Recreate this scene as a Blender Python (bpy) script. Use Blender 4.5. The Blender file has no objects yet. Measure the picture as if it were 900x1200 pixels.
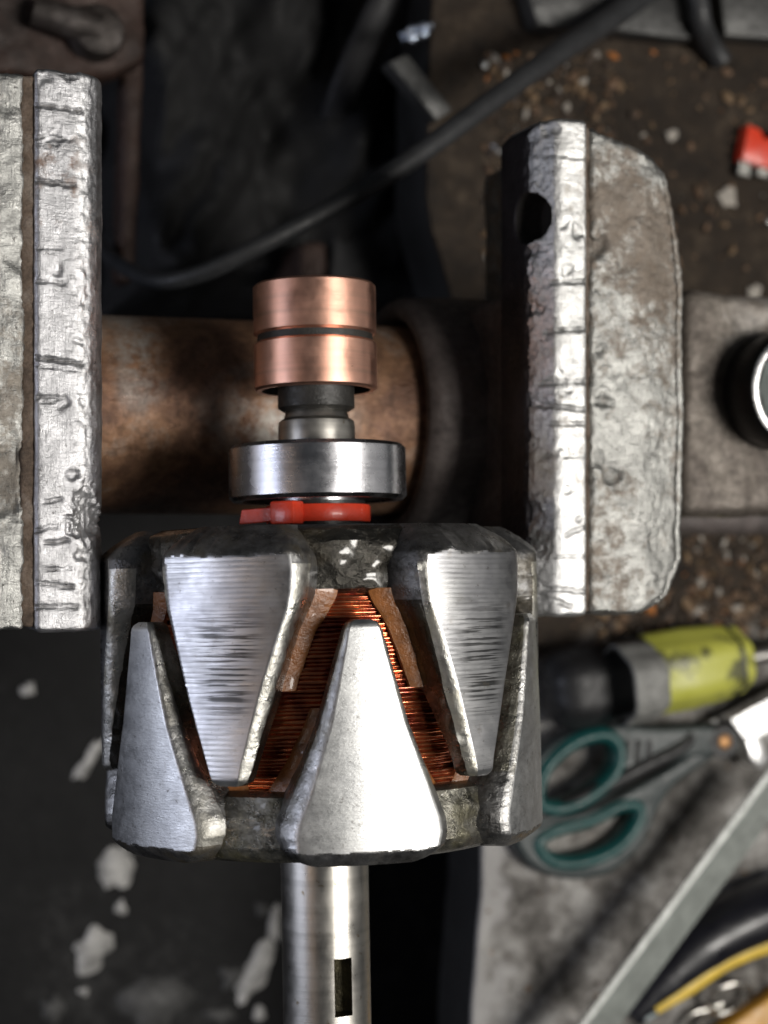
import bpy, bmesh, math, random
from mathutils import Vector, Matrix, noise

random.seed(7)
S = 0.001                                   # all shapes below are written in millimetres
scene = bpy.context.scene
COL = scene.collection
TILT = math.radians(20); C_, S_ = math.cos(TILT), math.sin(TILT)
DIST = 400.0

# ------------------------------------------------------------------ camera
cam = bpy.data.cameras.new('camera')
cam.sensor_fit = 'VERTICAL'; cam.sensor_height = 24.0; cam.lens = 40.0
cam.clip_start = 0.01; cam.clip_end = 50
cam.dof.use_dof = True; cam.dof.focus_distance = 0.362; cam.dof.aperture_fstop = 8.0
camo = bpy.data.objects.new('camera', cam); COL.objects.link(camo)
camo.location = (-DIST*S_*S, 0, DIST*C_*S)
camo.rotation_euler = (0, -TILT, 0)
scene.camera = camo

# ------------------------------------------------------------------ light of the workshop
world = bpy.data.worlds.new('World'); scene.world = world; world.use_nodes = True
bg = world.node_tree.nodes['Background']
bg.inputs[0].default_value = (0.85, 0.92, 1.0, 1); bg.inputs[1].default_value = 0.042

def area(name, angle, dist, sx, sy, power, col, yoff=0.0):
    l = bpy.data.lights.new(name, 'AREA'); l.shape = 'RECTANGLE'; l.size = sx; l.size_y = sy
    l.energy = power; l.color = col
    o = bpy.data.objects.new(name, l); COL.objects.link(o)
    a = math.radians(angle)
    o.location = (math.sin(a)*dist, yoff, math.cos(a)*dist)
    d = Vector((0, 0.0, 0)) - o.location
    o.rotation_euler = d.to_track_quat('-Z', 'Y').to_euler()
    return o
area('ceiling_lamp', 23, 1.3, 0.28, 0.52, 16.0, (1.0, 0.96, 0.90), -0.10)
area('side_window', -86, 1.5, 0.30, 0.8, 5.6, (0.78, 0.83, 1.0), -0.05)
area('right_fill', 66, 1.6, 0.7, 0.9, 0.7, (1.0, 0.97, 0.93), 0.05)  # added fill at the right, standing in for a lit wall
area('hand_lamp', -57, 1.2, 0.04, 0.35, 0.40, (1.0, 0.72, 0.5), -0.10)

scene.view_settings.view_transform = 'Standard'; scene.view_settings.look = 'None'
scene.view_settings.exposure = 0.0; scene.view_settings.gamma = 1.0
scene.view_settings.use_curve_mapping = False

# ------------------------------------------------------------------ helpers
def P(px, py, z):
    """point of the horizontal plane z (mm) seen at a place of the photograph"""
    a = (px-450)/2000; b = (600-py)/2000
    d = Vector((S_+a*C_, b, -C_+a*S_))
    t = (z-DIST*C_)/d.z
    return Vector((-DIST*S_, 0, DIST*C_)) + d*t

def tag(o, label=None, cat=None, group=None, kind=None):
    if label: o['label'] = label
    if cat: o['category'] = cat
    if group: o['group'] = group
    if kind: o['kind'] = kind
    return o

def empty(name, loc=(0, 0, 0), rot=(0, 0, 0)):
    o = bpy.data.objects.new(name, None); COL.objects.link(o)
    o.empty_display_size = 0.01
    o.location = [v*S for v in loc]; o.rotation_euler = rot
    return o

def link(name, me, mats, parent=None, smooth=True):
    o = bpy.data.objects.new(name, me); COL.objects.link(o)
    if not isinstance(mats, (list, tuple)): mats = [mats]
    for m in mats: me.materials.append(m)
    if parent is not None:
        o.parent = parent
    if smooth:
        me.polygons.foreach_set('use_smooth', [True]*len(me.polygons))
    return o

def mesh_of(name, verts, faces, fm=None):
    me = bpy.data.meshes.new(name)
    me.from_pydata([(v[0]*S, v[1]*S, v[2]*S) for v in verts], [], faces)
    if fm: me.polygons.foreach_set('material_index', fm)
    me.update()
    return me

def fix_normals(me):
    bm = bmesh.new(); bm.from_mesh(me)
    bmesh.ops.recalc_face_normals(bm, faces=bm.faces)
    bm.to_mesh(me); bm.free()

def sharp(me, deg=35):
    me.set_sharp_from_angle(angle=math.radians(deg))

def lathe(name, prof, mat, parent, n=96, axis='y', wob=None, smoothdeg=35, mats=None, fmf=None):
    """prof: list of (radius, along) mm; closed by caps if the radius is 0 at the ends"""
    vs, fs, fm = [], [], []
    for i, (r, a) in enumerate(prof):
        for k in range(n):
            t = 2*math.pi*k/n
            rr = r + (wob(i, a, t) if wob else 0)
            if axis == 'y': vs.append((rr*math.sin(t), a, rr*math.cos(t)))
            elif axis == 'z': vs.append((rr*math.cos(t), rr*math.sin(t), a))
            else: vs.append((a, rr*math.cos(t), rr*math.sin(t)))
    for i in range(len(prof)-1):
        for k in range(n):
            k2 = (k+1) % n
            fs.append((i*n+k, i*n+k2, (i+1)*n+k2, (i+1)*n+k)); fm.append(fmf(i) if fmf else 0)
    me = mesh_of(name, vs, fs, fm); fix_normals(me)
    o = link(name, me, mats or mat, parent)
    sharp(me, smoothdeg)
    return o

def apply_mods(o):
    dg = bpy.context.evaluated_depsgraph_get()
    me = bpy.data.meshes.new_from_object(o.evaluated_get(dg), depsgraph=dg)
    old = o.data; o.modifiers.clear(); o.data = me
    bpy.data.meshes.remove(old)
    return o

def prism(name, poly, lo, hi, mat, parent=None, plane='xy', bevel=0, seg=3):
    """an outline pushed through a thickness; plane xy -> along z, xz -> along y"""
    n = len(poly); vs = []
    for h in (lo, hi):
        for p in poly:
            vs.append((p[0], p[1], h) if plane == 'xy' else (p[0], h, p[1]))
    fs = [tuple(range(n)), tuple(range(n, 2*n))] + [(i, (i+1) % n, n+(i+1) % n, n+i) for i in range(n)]
    me = mesh_of(name, vs, fs); fix_normals(me)
    o = link(name, me, mat, parent)
    if bevel:
        m = o.modifiers.new('b', 'BEVEL'); m.width = bevel*S; m.segments = seg; m.limit_method = 'ANGLE'
        m.angle_limit = math.radians(25)
        apply_mods(o)
    sharp(o.data, 40)
    return o

def box(name, x0, x1, y0, y1, z0, z1, mat, parent=None, bevel=0.6, seg=2):
    return prism(name, [(x0, y0), (x1, y0), (x1, y1), (x0, y1)], z0, z1, mat, parent, 'xy', bevel, seg)

def cut(o, cutter):
    m = o.modifiers.new('c', 'BOOLEAN'); m.object = cutter; m.operation = 'DIFFERENCE'; m.solver = 'EXACT'
    bpy.context.view_layer.update()
    apply_mods(o)
    me = cutter.data; bpy.data.objects.remove(cutter); bpy.data.meshes.remove(me)

def wear(o, voxel, disp, recess_dark=None, worn_highlight=None):
    """remesh finely and push the skin in and out: dents, chips, cast skin"""
    m = o.modifiers.new('r', 'REMESH'); m.mode = 'VOXEL'; m.voxel_size = voxel*S
    m2 = o.modifiers.new('s', 'SMOOTH'); m2.iterations = 2; m2.factor = 0.5
    apply_mods(o)
    me = o.data
    at = me.attributes.new('recess_dark', 'FLOAT', 'POINT') if recess_dark else None
    co = [v.co.copy() for v in me.vertices]; no = [v.normal.copy() for v in me.vertices]
    g = []
    for i, v in enumerate(me.vertices):
        p = co[i]/S
        v.co = co[i] + no[i]*(disp(p, no[i])*S)
        if recess_dark: g.append(recess_dark(p, no[i]))
    if recess_dark: at.data.foreach_set('value', g)
    if worn_highlight: me.attributes.new('worn_highlight', 'FLOAT', 'POINT').data.foreach_set('value', [worn_highlight(p/S) for p in co])
    me.polygons.foreach_set('use_smooth', [True]*len(me.polygons))
    me.update()
    return o

def fbm(p, s, o=4, seed=0.0):
    return noise.fractal(Vector((p.x*s+seed, p.y*s-seed*1.7, p.z*s+seed*.6)), 0.9, 2.1, o, noise_basis='PERLIN_ORIGINAL')

def tube(name, pts, rad, mat, parent=None, n=14, closed=False, flat=1.0, step=3, up=None):
    """tube through points (mm) with a radius or one radius per point, Catmull-Rom smoothed"""
    pts = [Vector(p) for p in pts]; N = len(pts)
    rs = rad if isinstance(rad, (list, tuple)) else [rad]*N
    cs, rr = [], []
    rng = N if closed else N-1
    for i in range(rng):
        g = lambda k: pts[k % N] if closed else pts[max(0, min(N-1, k))]
        p0, p1, p2, p3 = g(i-1), g(i), g(i+1), g(i+2)
        for j in range(step):
            t = j/step
            cs.append(0.5*((2*p1)+(p2-p0)*t+(2*p0-5*p1+4*p2-p3)*t*t+(-p0+3*p1-3*p2+p3)*t**3))
            rr.append(rs[i]*(1-t)+rs[(i+1) % N]*t)
    if not closed: cs.append(pts[-1]); rr.append(rs[-1])
    vs, fs = [], []; M = len(cs); prev = None
    for i, c in enumerate(cs):
        d = (cs[(i+1) % M]-cs[i-1]) if closed else (cs[min(M-1, i+1)]-cs[max(0, i-1)])
        d.normalize()
        u = Vector(up) if up else (prev if prev else Vector((0.13, 0.2, 1)))
        u = (u-d*u.dot(d)).normalized(); prev = u
        w = d.cross(u)
        for k in range(n):
            a = 2*math.pi*k/n
            vs.append(c+u*(math.cos(a)*rr[i]*flat)+w*(math.sin(a)*rr[i]))
    for i in range(M if closed else M-1):
        j = (i+1) % M
        for k in range(n):
            k2 = (k+1) % n
            fs.append((i*n+k, i*n+k2, j*n+k2, j*n+k))
    if not closed:
        fs.append(tuple(range(n))); fs.append(tuple(range((M-1)*n, M*n)))
    me = mesh_of(name, vs, fs); fix_normals(me)
    o = link(name, me, mat, parent); sharp(me, 60)
    return o

# ------------------------------------------------------------------ materials
class NT:
    def __init__(s, name):
        s.m = bpy.data.materials.new(name); s.m.use_nodes = True
        s.t = s.m.node_tree; s.b = s.t.nodes['Principled BSDF']
        s.tc = s.t.nodes.new('ShaderNodeTexCoord')
    def new(s, k): return s.t.nodes.new(k)
    def ln(s, a, b): s.t.links.new(a, b)
    def map(s, scale=(1, 1, 1), loc=(0, 0, 0), src='Object'):
        n = s.new('ShaderNodeMapping'); n.inputs['Scale'].default_value = scale; n.inputs['Location'].default_value = loc
        s.ln(s.tc.outputs[src], n.inputs[0]); return n.outputs[0]
    def noise(s, scale, detail=5, rough=.6, vec=None, dist=0):
        n = s.new('ShaderNodeTexNoise'); n.inputs['Scale'].default_value = scale
        n.inputs['Detail'].default_value = detail; n.inputs['Roughness'].default_value = rough
        n.inputs['Distortion'].default_value = dist
        s.ln(vec if vec is not None else s.tc.outputs['Object'], n.inputs['Vector']); return n.outputs['Fac']
    def voro(s, scale, vec=None, feat='F1'):
        n = s.new('ShaderNodeTexVoronoi'); n.inputs['Scale'].default_value = scale; n.feature = feat
        s.ln(vec if vec is not None else s.tc.outputs['Object'], n.inputs['Vector']); return n.outputs['Distance']
    def ramp(s, f, stops):
        n = s.new('ShaderNodeValToRGB'); e = n.color_ramp.elements
        while len(e) < len(stops): e.new(0.5)
        for i, (p, c) in enumerate(stops):
            e[i].position = p; e[i].color = (c, c, c, 1) if not isinstance(c, tuple) else (*c, 1)
        s.ln(f, n.inputs[0]); return n.outputs[0]
    def mix(s, f, a, b):
        n = s.new('ShaderNodeMix'); n.data_type = 'RGBA'
        for k, v in ((0, f), (6, a), (7, b)):
            if isinstance(v, (int, float)): n.inputs[k].default_value = v
            elif isinstance(v, tuple): n.inputs[k].default_value = (*v, 1)
            else: s.ln(v, n.inputs[k])
        return n.outputs[2]
    def math(s, op, a, b=0.0, clamp=False):
        n = s.new('ShaderNodeMath'); n.operation = op; n.use_clamp = clamp
        for k, v in ((0, a), (1, b)):
            if isinstance(v, (int, float)): n.inputs[k].default_value = v
            else: s.ln(v, n.inputs[k])
        return n.outputs[0]
    def attr(s, name):
        n = s.new('ShaderNodeAttribute'); n.attribute_name = name; return n.outputs['Fac']
    def bump(s, h, dist, strength=1.0, prev=None):
        n = s.new('ShaderNodeBump'); n.inputs['Distance'].default_value = dist*S; n.inputs['Strength'].default_value = strength
        s.ln(h, n.inputs['Height'])
        if prev is not None: s.ln(prev, n.inputs['Normal'])
        return n.outputs[0]
    def set(s, **k):
        nm = dict(color='Base Color', metal='Metallic', rough='Roughness', normal='Normal', coat='Coat Weight', coatr='Coat Roughness', spec='Specular IOR Level', aniso='Anisotropic', trans='Transmission Weight', sheen='Sheen Weight')
        for a, v in k.items():
            i = s.b.inputs[nm[a]]
            if isinstance(v, (int, float)): i.default_value = v
            elif isinstance(v, tuple): i.default_value = (*v, 1)
            else: s.ln(v, i)
        return s.m

def plain(name, col, rough=.5, metal=0.0, var=.25, scale=120, bump=.15, coat=0.0):
    n = NT(name)
    f = n.noise(scale, 6, .65)
    lo = tuple(c*(1-var) for c in col); hi = tuple(min(1, c*(1+var)) for c in col)
    c = n.mix(n.ramp(f, [(.3, 0.0), (.7, 1.0)]), lo, hi)
    r = n.ramp(n.noise(scale*2.3, 4), [(.3, max(0, rough-.1)), (.7, min(1, rough+.12))])
    return n.set(color=c, rough=r, metal=metal, normal=n.bump(n.noise(scale*6, 4), bump), coat=coat)

def m_machined():
    n = NT('machined_steel')
    sep = n.new('ShaderNodeSeparateXYZ'); n.ln(n.tc.outputs['Object'], sep.inputs[0])
    y = sep.outputs['Y']
    ph = n.math('ADD', n.math('MULTIPLY', y, 2*math.pi/0.00105), n.math('MULTIPLY', n.noise(160, 3), 2.5))
    lines = n.math('SINE', ph)
    # turning lines show more strongly in some bands
    amp = n.ramp(n.noise(55, 3, .5), [(.42, 0.12), (.62, 1.0)])
    fine = n.noise(1.0, 4, .7, n.map((90, 5200, 90)))
    h = n.math('ADD', n.math('MULTIPLY', lines, n.math('MULTIPLY', amp, .5)), n.math('MULTIPLY', fine, .8))
    # dark rub marks running round the rotor
    streak = n.noise(1.0, 3, .55, n.map((60, 1900, 60), (3.1, .4, 0)))
    zone = n.math('MULTIPLY', n.ramp(n.attr('across'), [(.35, 1.0), (.75, 0.0)]), n.ramp(n.math('MULTIPLY', y, -10.0), [(.17, 0.0), (.25, 1.0), (.38, 1.0), (.46, 0.0)]))
    mark = n.math('MULTIPLY', n.ramp(streak, [(.50, 0.0), (.545, 1.0)]), zone)
    speck = n.ramp(n.noise(900, 3, .6), [(.66, 0.0), (.72, .7)])
    cloud = n.noise(70, 4, .6)
    base = n.mix(n.ramp(cloud, [(.3, 0.0), (.7, 1.0)]), (.42, .42, .44), (.58, .58, .58))
    base = n.mix(n.math('MULTIPLY', mark, .92), base, (.06, .06, .06))
    base = n.mix(n.math('MULTIPLY', n.ramp(lines, [(.0, 0.0), (1.0, .45)]), amp), base, (.25, .25, .25))
    base = n.mix(speck, base, (.22, .21, .20))
    base = n.mix(n.ramp(n.noise(180, 7, .75, n.map((1, 1, 1), (.7, .1, .2))), [(.60, 0.0), (.70, .45)]), base, (.22, .19, .15))
    rough = n.ramp(n.noise(210, 5, .7), [(.3, .29), (.7, .46)])
    return n.set(color=base, metal=1.0, rough=rough, normal=n.bump(h, .04))

def m_ground():
    n = NT('ground_steel')        # the lower claws: matte ground finish
    fine = n.noise(1.0, 5, .7, n.map((420, 2600, 420)))
    grain = n.noise(1500, 3, .6)
    cloud = n.noise(75, 7, .7)
    base = n.mix(n.ramp(cloud, [(.34, 0.0), (.62, 1.0)]), (.47, .475, .48), (.66, .665, .66))
    base = n.mix(n.ramp(fine, [(.56, 0.0), (.72, .30)]), base, (.28, .28, .27))
    base = n.mix(n.ramp(n.noise(800, 4, .65), [(.62, 0.0), (.69, .75)]), base, (.16, .15, .14))
    base = n.mix(n.ramp(n.noise(170, 7, .75, n.map((1, 1, 1), (.3, .1, .2))), [(.60, 0.0), (.70, .5)]), base, (.24, .21, .17))
    return n.set(color=base, metal=1.0, rough=n.ramp(n.noise(260, 6, .7), [(.3, .33), (.7, .52)]), normal=n.bump(n.math('ADD', fine, n.math('MULTIPLY', grain, .5)), .06))

def m_cast(name, lo, hi, stain, rough=.42, amt=.5, bump=.35, metal=.85, coat=.15):
    n = NT(name)
    f = n.noise(150, 7, .68)
    base = n.mix(n.ramp(f, [(.32, 0.0), (.68, 1.0)]), lo, hi)
    st = n.ramp(n.noise(95, 5, .65, n.map((1, 1, 1), (.07, .02, .05))), [(.5, 0.0), (.64, amt)])
    base = n.mix(st, base, stain)
    h = n.math('ADD', n.noise(420, 6, .7), n.math('MULTIPLY', n.noise(110, 4), 1.2))
    mt = n.math('MULTIPLY', n.ramp(st, [(0, 1.0), (1, .35)]), metal)
    return n.set(color=base, metal=mt, rough=n.ramp(n.noise(330, 5), [(.3, rough-.14), (.7, rough+.18)]), normal=n.bump(h, bump), coat=coat, coatr=.12)

def m_jaw(name, tone=(.60, .60, .60), rust=(.16, .085, .045), rust_at=.60, seed=0.0, rust_amt=.8, stretch=(1.2, .7, 1.2), relief=.4, bmp=.24, rlo=.32):
    n = NT(name)
    f = n.noise(150, 9, .74, n.map((1, 1, 1), (seed, .1, 0)))
    base = n.mix(n.ramp(f, [(.36, 0.0), (.60, 1.0)]), tuple(c*.6 for c in tone), tone)
    sm = n.math('ADD', n.math('MULTIPLY', n.noise(30, 5, .6, n.map(stretch, (seed+.05, .2, .1))), .55), n.math('MULTIPLY', n.noise(190, 9, .75, n.map((1, 1, 1), (seed+.3, .2, .1))), .45))
    rm = n.ramp(sm, [(rust_at-.035, 0.0), (rust_at+.035, rust_amt)])
    rc = n.mix(n.noise(260, 6, .7), tuple(c*.45 for c in rust), tuple(min(1, c*1.7) for c in rust))
    base = n.mix(rm, base, rc)
    spk = n.ramp(n.noise(620, 6, .7), [(.61, 0.0), (.69, .85)])
    base = n.mix(spk, base, (.07, .065, .06))
    bu = n.attr('worn_highlight')
    base = n.mix(n.math('MULTIPLY', bu, .8), base, (.86, .86, .87))  # worn edge lightened, its highlight put into the colour
    g = n.attr('recess_dark')
    base = n.mix(g, base, (.03, .027, .024))  # grooves and pits go near black and non-metallic
    mt = n.math('SUBTRACT', 1.0, n.math('MAXIMUM', n.math('MULTIPLY', rm, .7), n.math('MULTIPLY', g, .9)), True)
    scr = n.noise(1.0, 5, .75, n.map((300, 1500, 400), (seed, 0, 0)))
    scr2 = n.noise(1.0, 4, .7, n.map((1700, 260, 900), (seed, 3, 0)))
    h = n.math('ADD', n.math('ADD', n.math('MULTIPLY', n.noise(210, 5, .6), relief), n.math('MULTIPLY', n.noise(520, 8, .72), .6)), n.math('ADD', n.math('MULTIPLY', scr, .6), n.math('MULTIPLY', scr2, .5)))
    r = n.math('ADD', n.ramp(n.noise(300, 7, .75), [(.32, rlo), (.66, rlo+.22)]), n.math('MULTIPLY', rm, .18))
    return n.set(color=base, metal=mt, rough=r, normal=n.bump(h, bmp))

def m_rusty(name, cols, rough=.55, metal=.35, scale=22, bump=.3):
    n = NT(name)
    f = n.noise(scale, 7, .66, None, .6)
    k = len(cols)-1
    base = n.ramp(f, [(.30+.42*i/k, c) for i, c in enumerate(cols)])
    base = n.mix(n.ramp(n.noise(scale*12, 6, .7), [(.45, 0.0), (.75, .6)]), base, tuple(c*.35 for c in cols[0]))
    return n.set(color=base, metal=metal, rough=n.ramp(n.noise(scale*6, 5), [(.3, rough-.18), (.7, rough+.18)]), normal=n.bump(n.noise(scale*14, 6, .7), bump))

def m_lathe_metal(name, col, rough, ax='Y', spots=None):
    n = NT(name)
    sc = {'Y': (20, 5200, 20), 'Z': (20, 20, 5200), 'X': (5200, 20, 20)}[ax]
    fine = n.noise(1.0, 4, .7, n.map(sc))
    cl = n.noise(90, 5, .6)
    base = n.mix(n.ramp(cl, [(.3, 0.0), (.7, 1.0)]), tuple(c*.88 for c in col), col)
    base = n.mix(n.ramp(fine, [(.55, 0.0), (.8, .35)]), base, tuple(c*.5 for c in col))
    band = n.noise(1.0, 2, .5, n.map(tuple(q/14 if q > 100 else q*.3 for q in sc)))
    base = n.mix(n.ramp(band, [(.50, 0.0), (.66, .32)]), base, tuple(c*.42 for c in col))
    if spots: base = n.mix(n.ramp(n.noise(420, 4, .6), [(.64, 0.0), (.72, .8)]), base, spots)
    return n.set(color=base, metal=1.0, rough=n.ramp(n.noise(160, 4), [(.3, rough-.06), (.7, rough+.1)]), normal=n.bump(fine, .02))

MACH = m_machined(); GROUND = m_ground()
CAST = m_cast('cast_steel', (.045, .043, .041), (.28, .28, .28), (.07, .055, .03), .34, .75, .4)
VARN = m_cast('varnished_steel', (.012, .011, .009), (.085, .08, .07), (.03, .022, .010), .22, .85, .5, .85, .7)
VARN2 = m_cast('greenish_cast_steel', (.06, .056, .045), (.30, .29, .25), (.09, .08, .035), .30, .7, .5, .9, .4)
EDGE = m_cast('ground_edge', (.34, .335, .31), (.66, .65, .61), (.28, .25, .16), .34, .5, .28, 1.0)
EDGE2 = m_cast('ground_edge_dull', (.30, .295, .29), (.56, .56, .55), (.22, .20, .14), .38, .45, .28, 1.0)
WIRE = NT('enamelled_wire')
WIRE = WIRE.set(color=WIRE.mix(WIRE.ramp(WIRE.noise(190, 6, .7), [(.36, 0.0), (.66, 1.0)]), (.26, .045, .026), (.86, .30, .12)), metal=.9, rough=.2, coat=.6, coatr=.1, normal=WIRE.bump(WIRE.noise(500, 4), .05))
FLAP = plain('orange_insulation_paper', (.25, .095, .028), .32, 0, .55, 170, .25, .25)
COPPER = m_lathe_metal('slip_ring_copper', (.96, .54, .40), .33, 'Y')
BEAR = m_lathe_metal('bearing_steel', (.62, .62, .65), .25, 'Y')
SHAFT = m_lathe_metal('turned_shaft_steel', (.52, .50, .46), .33, 'Y', (.2, .15, .08))
BLACKP = plain('black_resin', (.018, .018, .018), .4, 0, .4, 200, .1)
GREYP = plain('grey_resin', (.022, .021, .019), .45, 0, .4, 250, .15)
RED = plain('red_nylon', (.75, .06, .025), .34, 0, .14, 200, .06, .2)
WHITEP = plain('white_sleeve', (.62, .57, .52), .5, 0, .15, 200, .1)
BRASS = plain('brass', (.40, .22, .10), .45, .8, .3, 300, .1)

# ================================================================== SETTING
ZB, ZF = -150.0, -262.0                     # bench top and the floor below its edge
nb = NT('grimy_bench')
sepb = nb.new('ShaderNodeSeparateXYZ'); nb.ln(nb.tc.outputs['Object'], sepb.inputs[0])
pat = nb.noise(42, 8, .72); fin = nb.noise(120, 7, .7)
grey = nb.ramp(nb.math('ADD', nb.math('MULTIPLY', pat, .6), nb.math('MULTIPLY', fin, .4)), [(.38, (.035, .032, .028)), (.49, (.17, .16, .148)), (.60, (.42, .41, .39))])
oil = nb.ramp(nb.math('ADD', nb.math('MULTIPLY', pat, .5), nb.math('MULTIPLY', fin, .5)), [(.36, (.011, .008, .006)), (.52, (.036, .026, .018)), (.66, (.10, .076, .054))])
# the oily half of the bench top lies behind the vice
zone = nb.ramp(nb.math('ADD', nb.math('MULTIPLY', sepb.outputs['Y'], 9.0), nb.math('ADD', 1.0, nb.math('MULTIPLY', nb.math('SUBTRACT', nb.noise(18, 5), .5), .9))), [(.42, 0.0), (.66, 1.0)])
worn = nb.math('MULTIPLY', nb.ramp(nb.math('ADD', nb.math('MULTIPLY', sepb.outputs['X'], 10.0), nb.math('MULTIPLY', nb.math('SUBTRACT', nb.noise(60, 6), .5), .7)), [(.93, 1.0), (1.06, 0.0)]), .75)
bc = nb.mix(zone, nb.mix(worn, grey, (.46, .45, .44)), oil)
BENCH = nb.set(color=bc, rough=nb.ramp(fin, [(.3, .45), (.7, .75)]), metal=.1, spec=.22, normal=nb.bump(nb.math('ADD', pat, fin), 1.6))
BSIDE = plain('bench_side_black', (.008, .008, .008), .7, 0, .4, 60, .3)  # near black on the slab's sides and the base
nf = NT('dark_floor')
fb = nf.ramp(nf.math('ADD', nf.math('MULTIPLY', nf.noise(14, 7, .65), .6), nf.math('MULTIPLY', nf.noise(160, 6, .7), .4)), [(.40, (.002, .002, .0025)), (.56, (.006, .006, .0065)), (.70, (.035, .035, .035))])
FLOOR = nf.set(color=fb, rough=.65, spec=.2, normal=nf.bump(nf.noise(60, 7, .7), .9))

floor = tag(prism('floor', [(-900, -900), (1200, -900), (1200, 900), (-900, 900)], ZF-20, ZF, FLOOR), kind='structure')
# bench top: a slab with a slightly chipped front edge
poly = []
for i in range(121):
    y = -700+1400*i/120
    poly.append((87 - 16*max(0, min(1, (y-40)/60)) + 5*noise.noise(Vector((y*.013, 3, 1))) + 1.6*noise.noise(Vector((y*.08, 1, 4))), y))
poly = [(900, 700), (900, -700)][::-1] + poly[::-1]
bench = tag(prism('bench_top', poly, ZB-32, ZB, BENCH, None, 'xy', 1.6, 2), kind='structure')
bench.data.materials.append(BSIDE)
for f in bench.data.polygons:
    if f.normal.z < .3: f.material_index = 1
tag(prism('bench_base', [(130, -690), (890, -690), (890, 690), (130, 690)], ZF, ZB-32, BSIDE), kind='structure')

# paint splashes on the floor
SPLAT = plain('dried_paint', (.40, .395, .385), .6, 0, .7, 110, .7)
SPLAT2 = plain('thin_dried_paint', (.05, .05, .05), .6, 0, .6, 110, .4)
def splat(px, py, rx, ry, seed, mat=SPLAT, rot=0.0):
    c = P(px, py, ZF); n = 46; vs = [(c.x, c.y, ZF+.9)]
    for k in range(n):
        a = 2*math.pi*k/n
        w = 1+.75*noise.noise(Vector((math.cos(a)*1.0+seed*1.37, math.sin(a)*1.0, seed*.7)))+.24*noise.noise(Vector((math.cos(a)*2.2+seed, math.sin(a)*2.2, 5)))+.10*noise.noise(Vector((math.cos(a)*7+seed, math.sin(a)*7, 9)))
        x, y = rx*w*math.cos(a)*.31, ry*w*math.sin(a)*.31
        vs.append((c.x+x*math.cos(rot)-y*math.sin(rot), c.y+x*math.sin(rot)+y*math.cos(rot), ZF+.5))
    m = len(vs)
    for k in range(n): vs.append((vs[1+k][0]+(vs[1+k][0]-c.x)*.03, vs[1+k][1]+(vs[1+k][1]-c.y)*.03, ZF-.2))
    fs = [(0, 1+k, 1+(k+1) % n) for k in range(n)] + [(1+k, m+k, m+(k+1) % n, 1+(k+1) % n) for k in range(n)]
    me = mesh_of('paint_splash', vs, fs); fix_normals(me)
    return link('paint_splash', me, mat, floor)
for i, a in enumerate([(131, 1024, 23, 26, 1, SPLAT), (104, 1112, 24, 22, 2, SPLAT), (32, 808, 8, 7, 3, SPLAT), (105, 888, 8, 26, 4, SPLAT, -.6), (97, 905, 6, 7, 5, SPLAT),
                       (300, 1135, 16, 36, 6, SPLAT, -.5), (321, 1082, 7, 24, 7, SPLAT), (308, 1065, 10, 8, 8, SPLAT2), (162, 992, 16, 6, 9, SPLAT2, .6), (180, 1178, 44, 34, 10, SPLAT2),
                       (60, 1183, 12, 16, 11, SPLAT2), (255, 1190, 22, 12, 12, SPLAT2), (273, 1145, 16, 14, 14, SPLAT2), (98, 1162, 6, 5, 15, SPLAT),
                       (142, 1062, 7, 9, 19, SPLAT), (303, 1187, 9, 9, 20, SPLAT)]):
    splat(*a)

# ================================================================== BENCH VICE
JAW_L = m_jaw('worn_jaw_steel', (.58, .58, .60), rust_at=.63, seed=.31)
JAWB_L = m_jaw('battered_jaw_body', (.50, .50, .48), (.15, .11, .07), .55, .9, .6, relief=1.5, bmp=.28)
JAW_R = m_jaw('worn_jaw_steel_bright', (.72, .72, .71), (.20, .15, .09), .59, .77, .6)
JAWB_R = m_jaw('battered_vice_body', (.44, .44, .42), (.13, .088, .055), .535, .15, .7, relief=1.7, bmp=.28)
SLIDE = m_rusty('rusty_slide_steel', [(.055, .032, .024), (.18, .095, .06), (.36, .20, .115), (.50, .44, .39)], .42, .45, 34, .5)
def scuff(mat, c, size):
    n = NT.__new__(NT); n.m = mat; n.t = mat.node_tree; n.b = n.t.nodes['Principled BSDF']; n.tc = n.new('ShaderNodeTexCoord')
    mp = n.map(tuple(1/(q*S) for q in size), tuple(-p/q for p, q in zip(c, size)))
    v = n.new('ShaderNodeVectorMath'); v.operation = 'LENGTH'; n.ln(mp, v.inputs[0])
    m = n.math('MULTIPLY', n.ramp(v.outputs['Value'], [(.25, 1.0), (1.0, 0.0)]), n.ramp(n.noise(110, 8, .72), [(.42, 0.0), (.60, 1.0)]))
    old = n.b.inputs['Base Color'].links[0].from_socket
    n.ln(n.mix(m, old, (.50, .47, .43)), n.b.inputs['Base Color'])
scuff(SLIDE, (-14, -2, 25), (24, 17, 14))
scuff(SLIDE, (-50, 18, 18), (9, 26, 26))
BODY = m_rusty('dark_cast_iron', [(.05, .042, .040), (.13, .108, .102), (.22, .19, .178)], .55, .3, 30, .4)
ANVIL = m_rusty('worn_anvil_iron', [(.04, .033, .026), (.12, .10, .085), (.20, .175, .15), (.36, .34, .32)], .5, .4, 30, .4)
HOLE = plain('shaded_hole', (.012, .010, .009), .8, 0, .4, 100, .2)  # hole walls near black, shade of the bore put into the colour

vise = tag(empty('bench_vise', (150, 25, ZB)), 'battered steel bench vice with dented jaws, holding the rotor between them', 'vice')
VOFF = Vector((150, 25, ZB))
def vpart(o, parent=vise):
    o.parent = parent
    if parent is vise: o.location = o.location - VOFF*S
    return o

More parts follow.
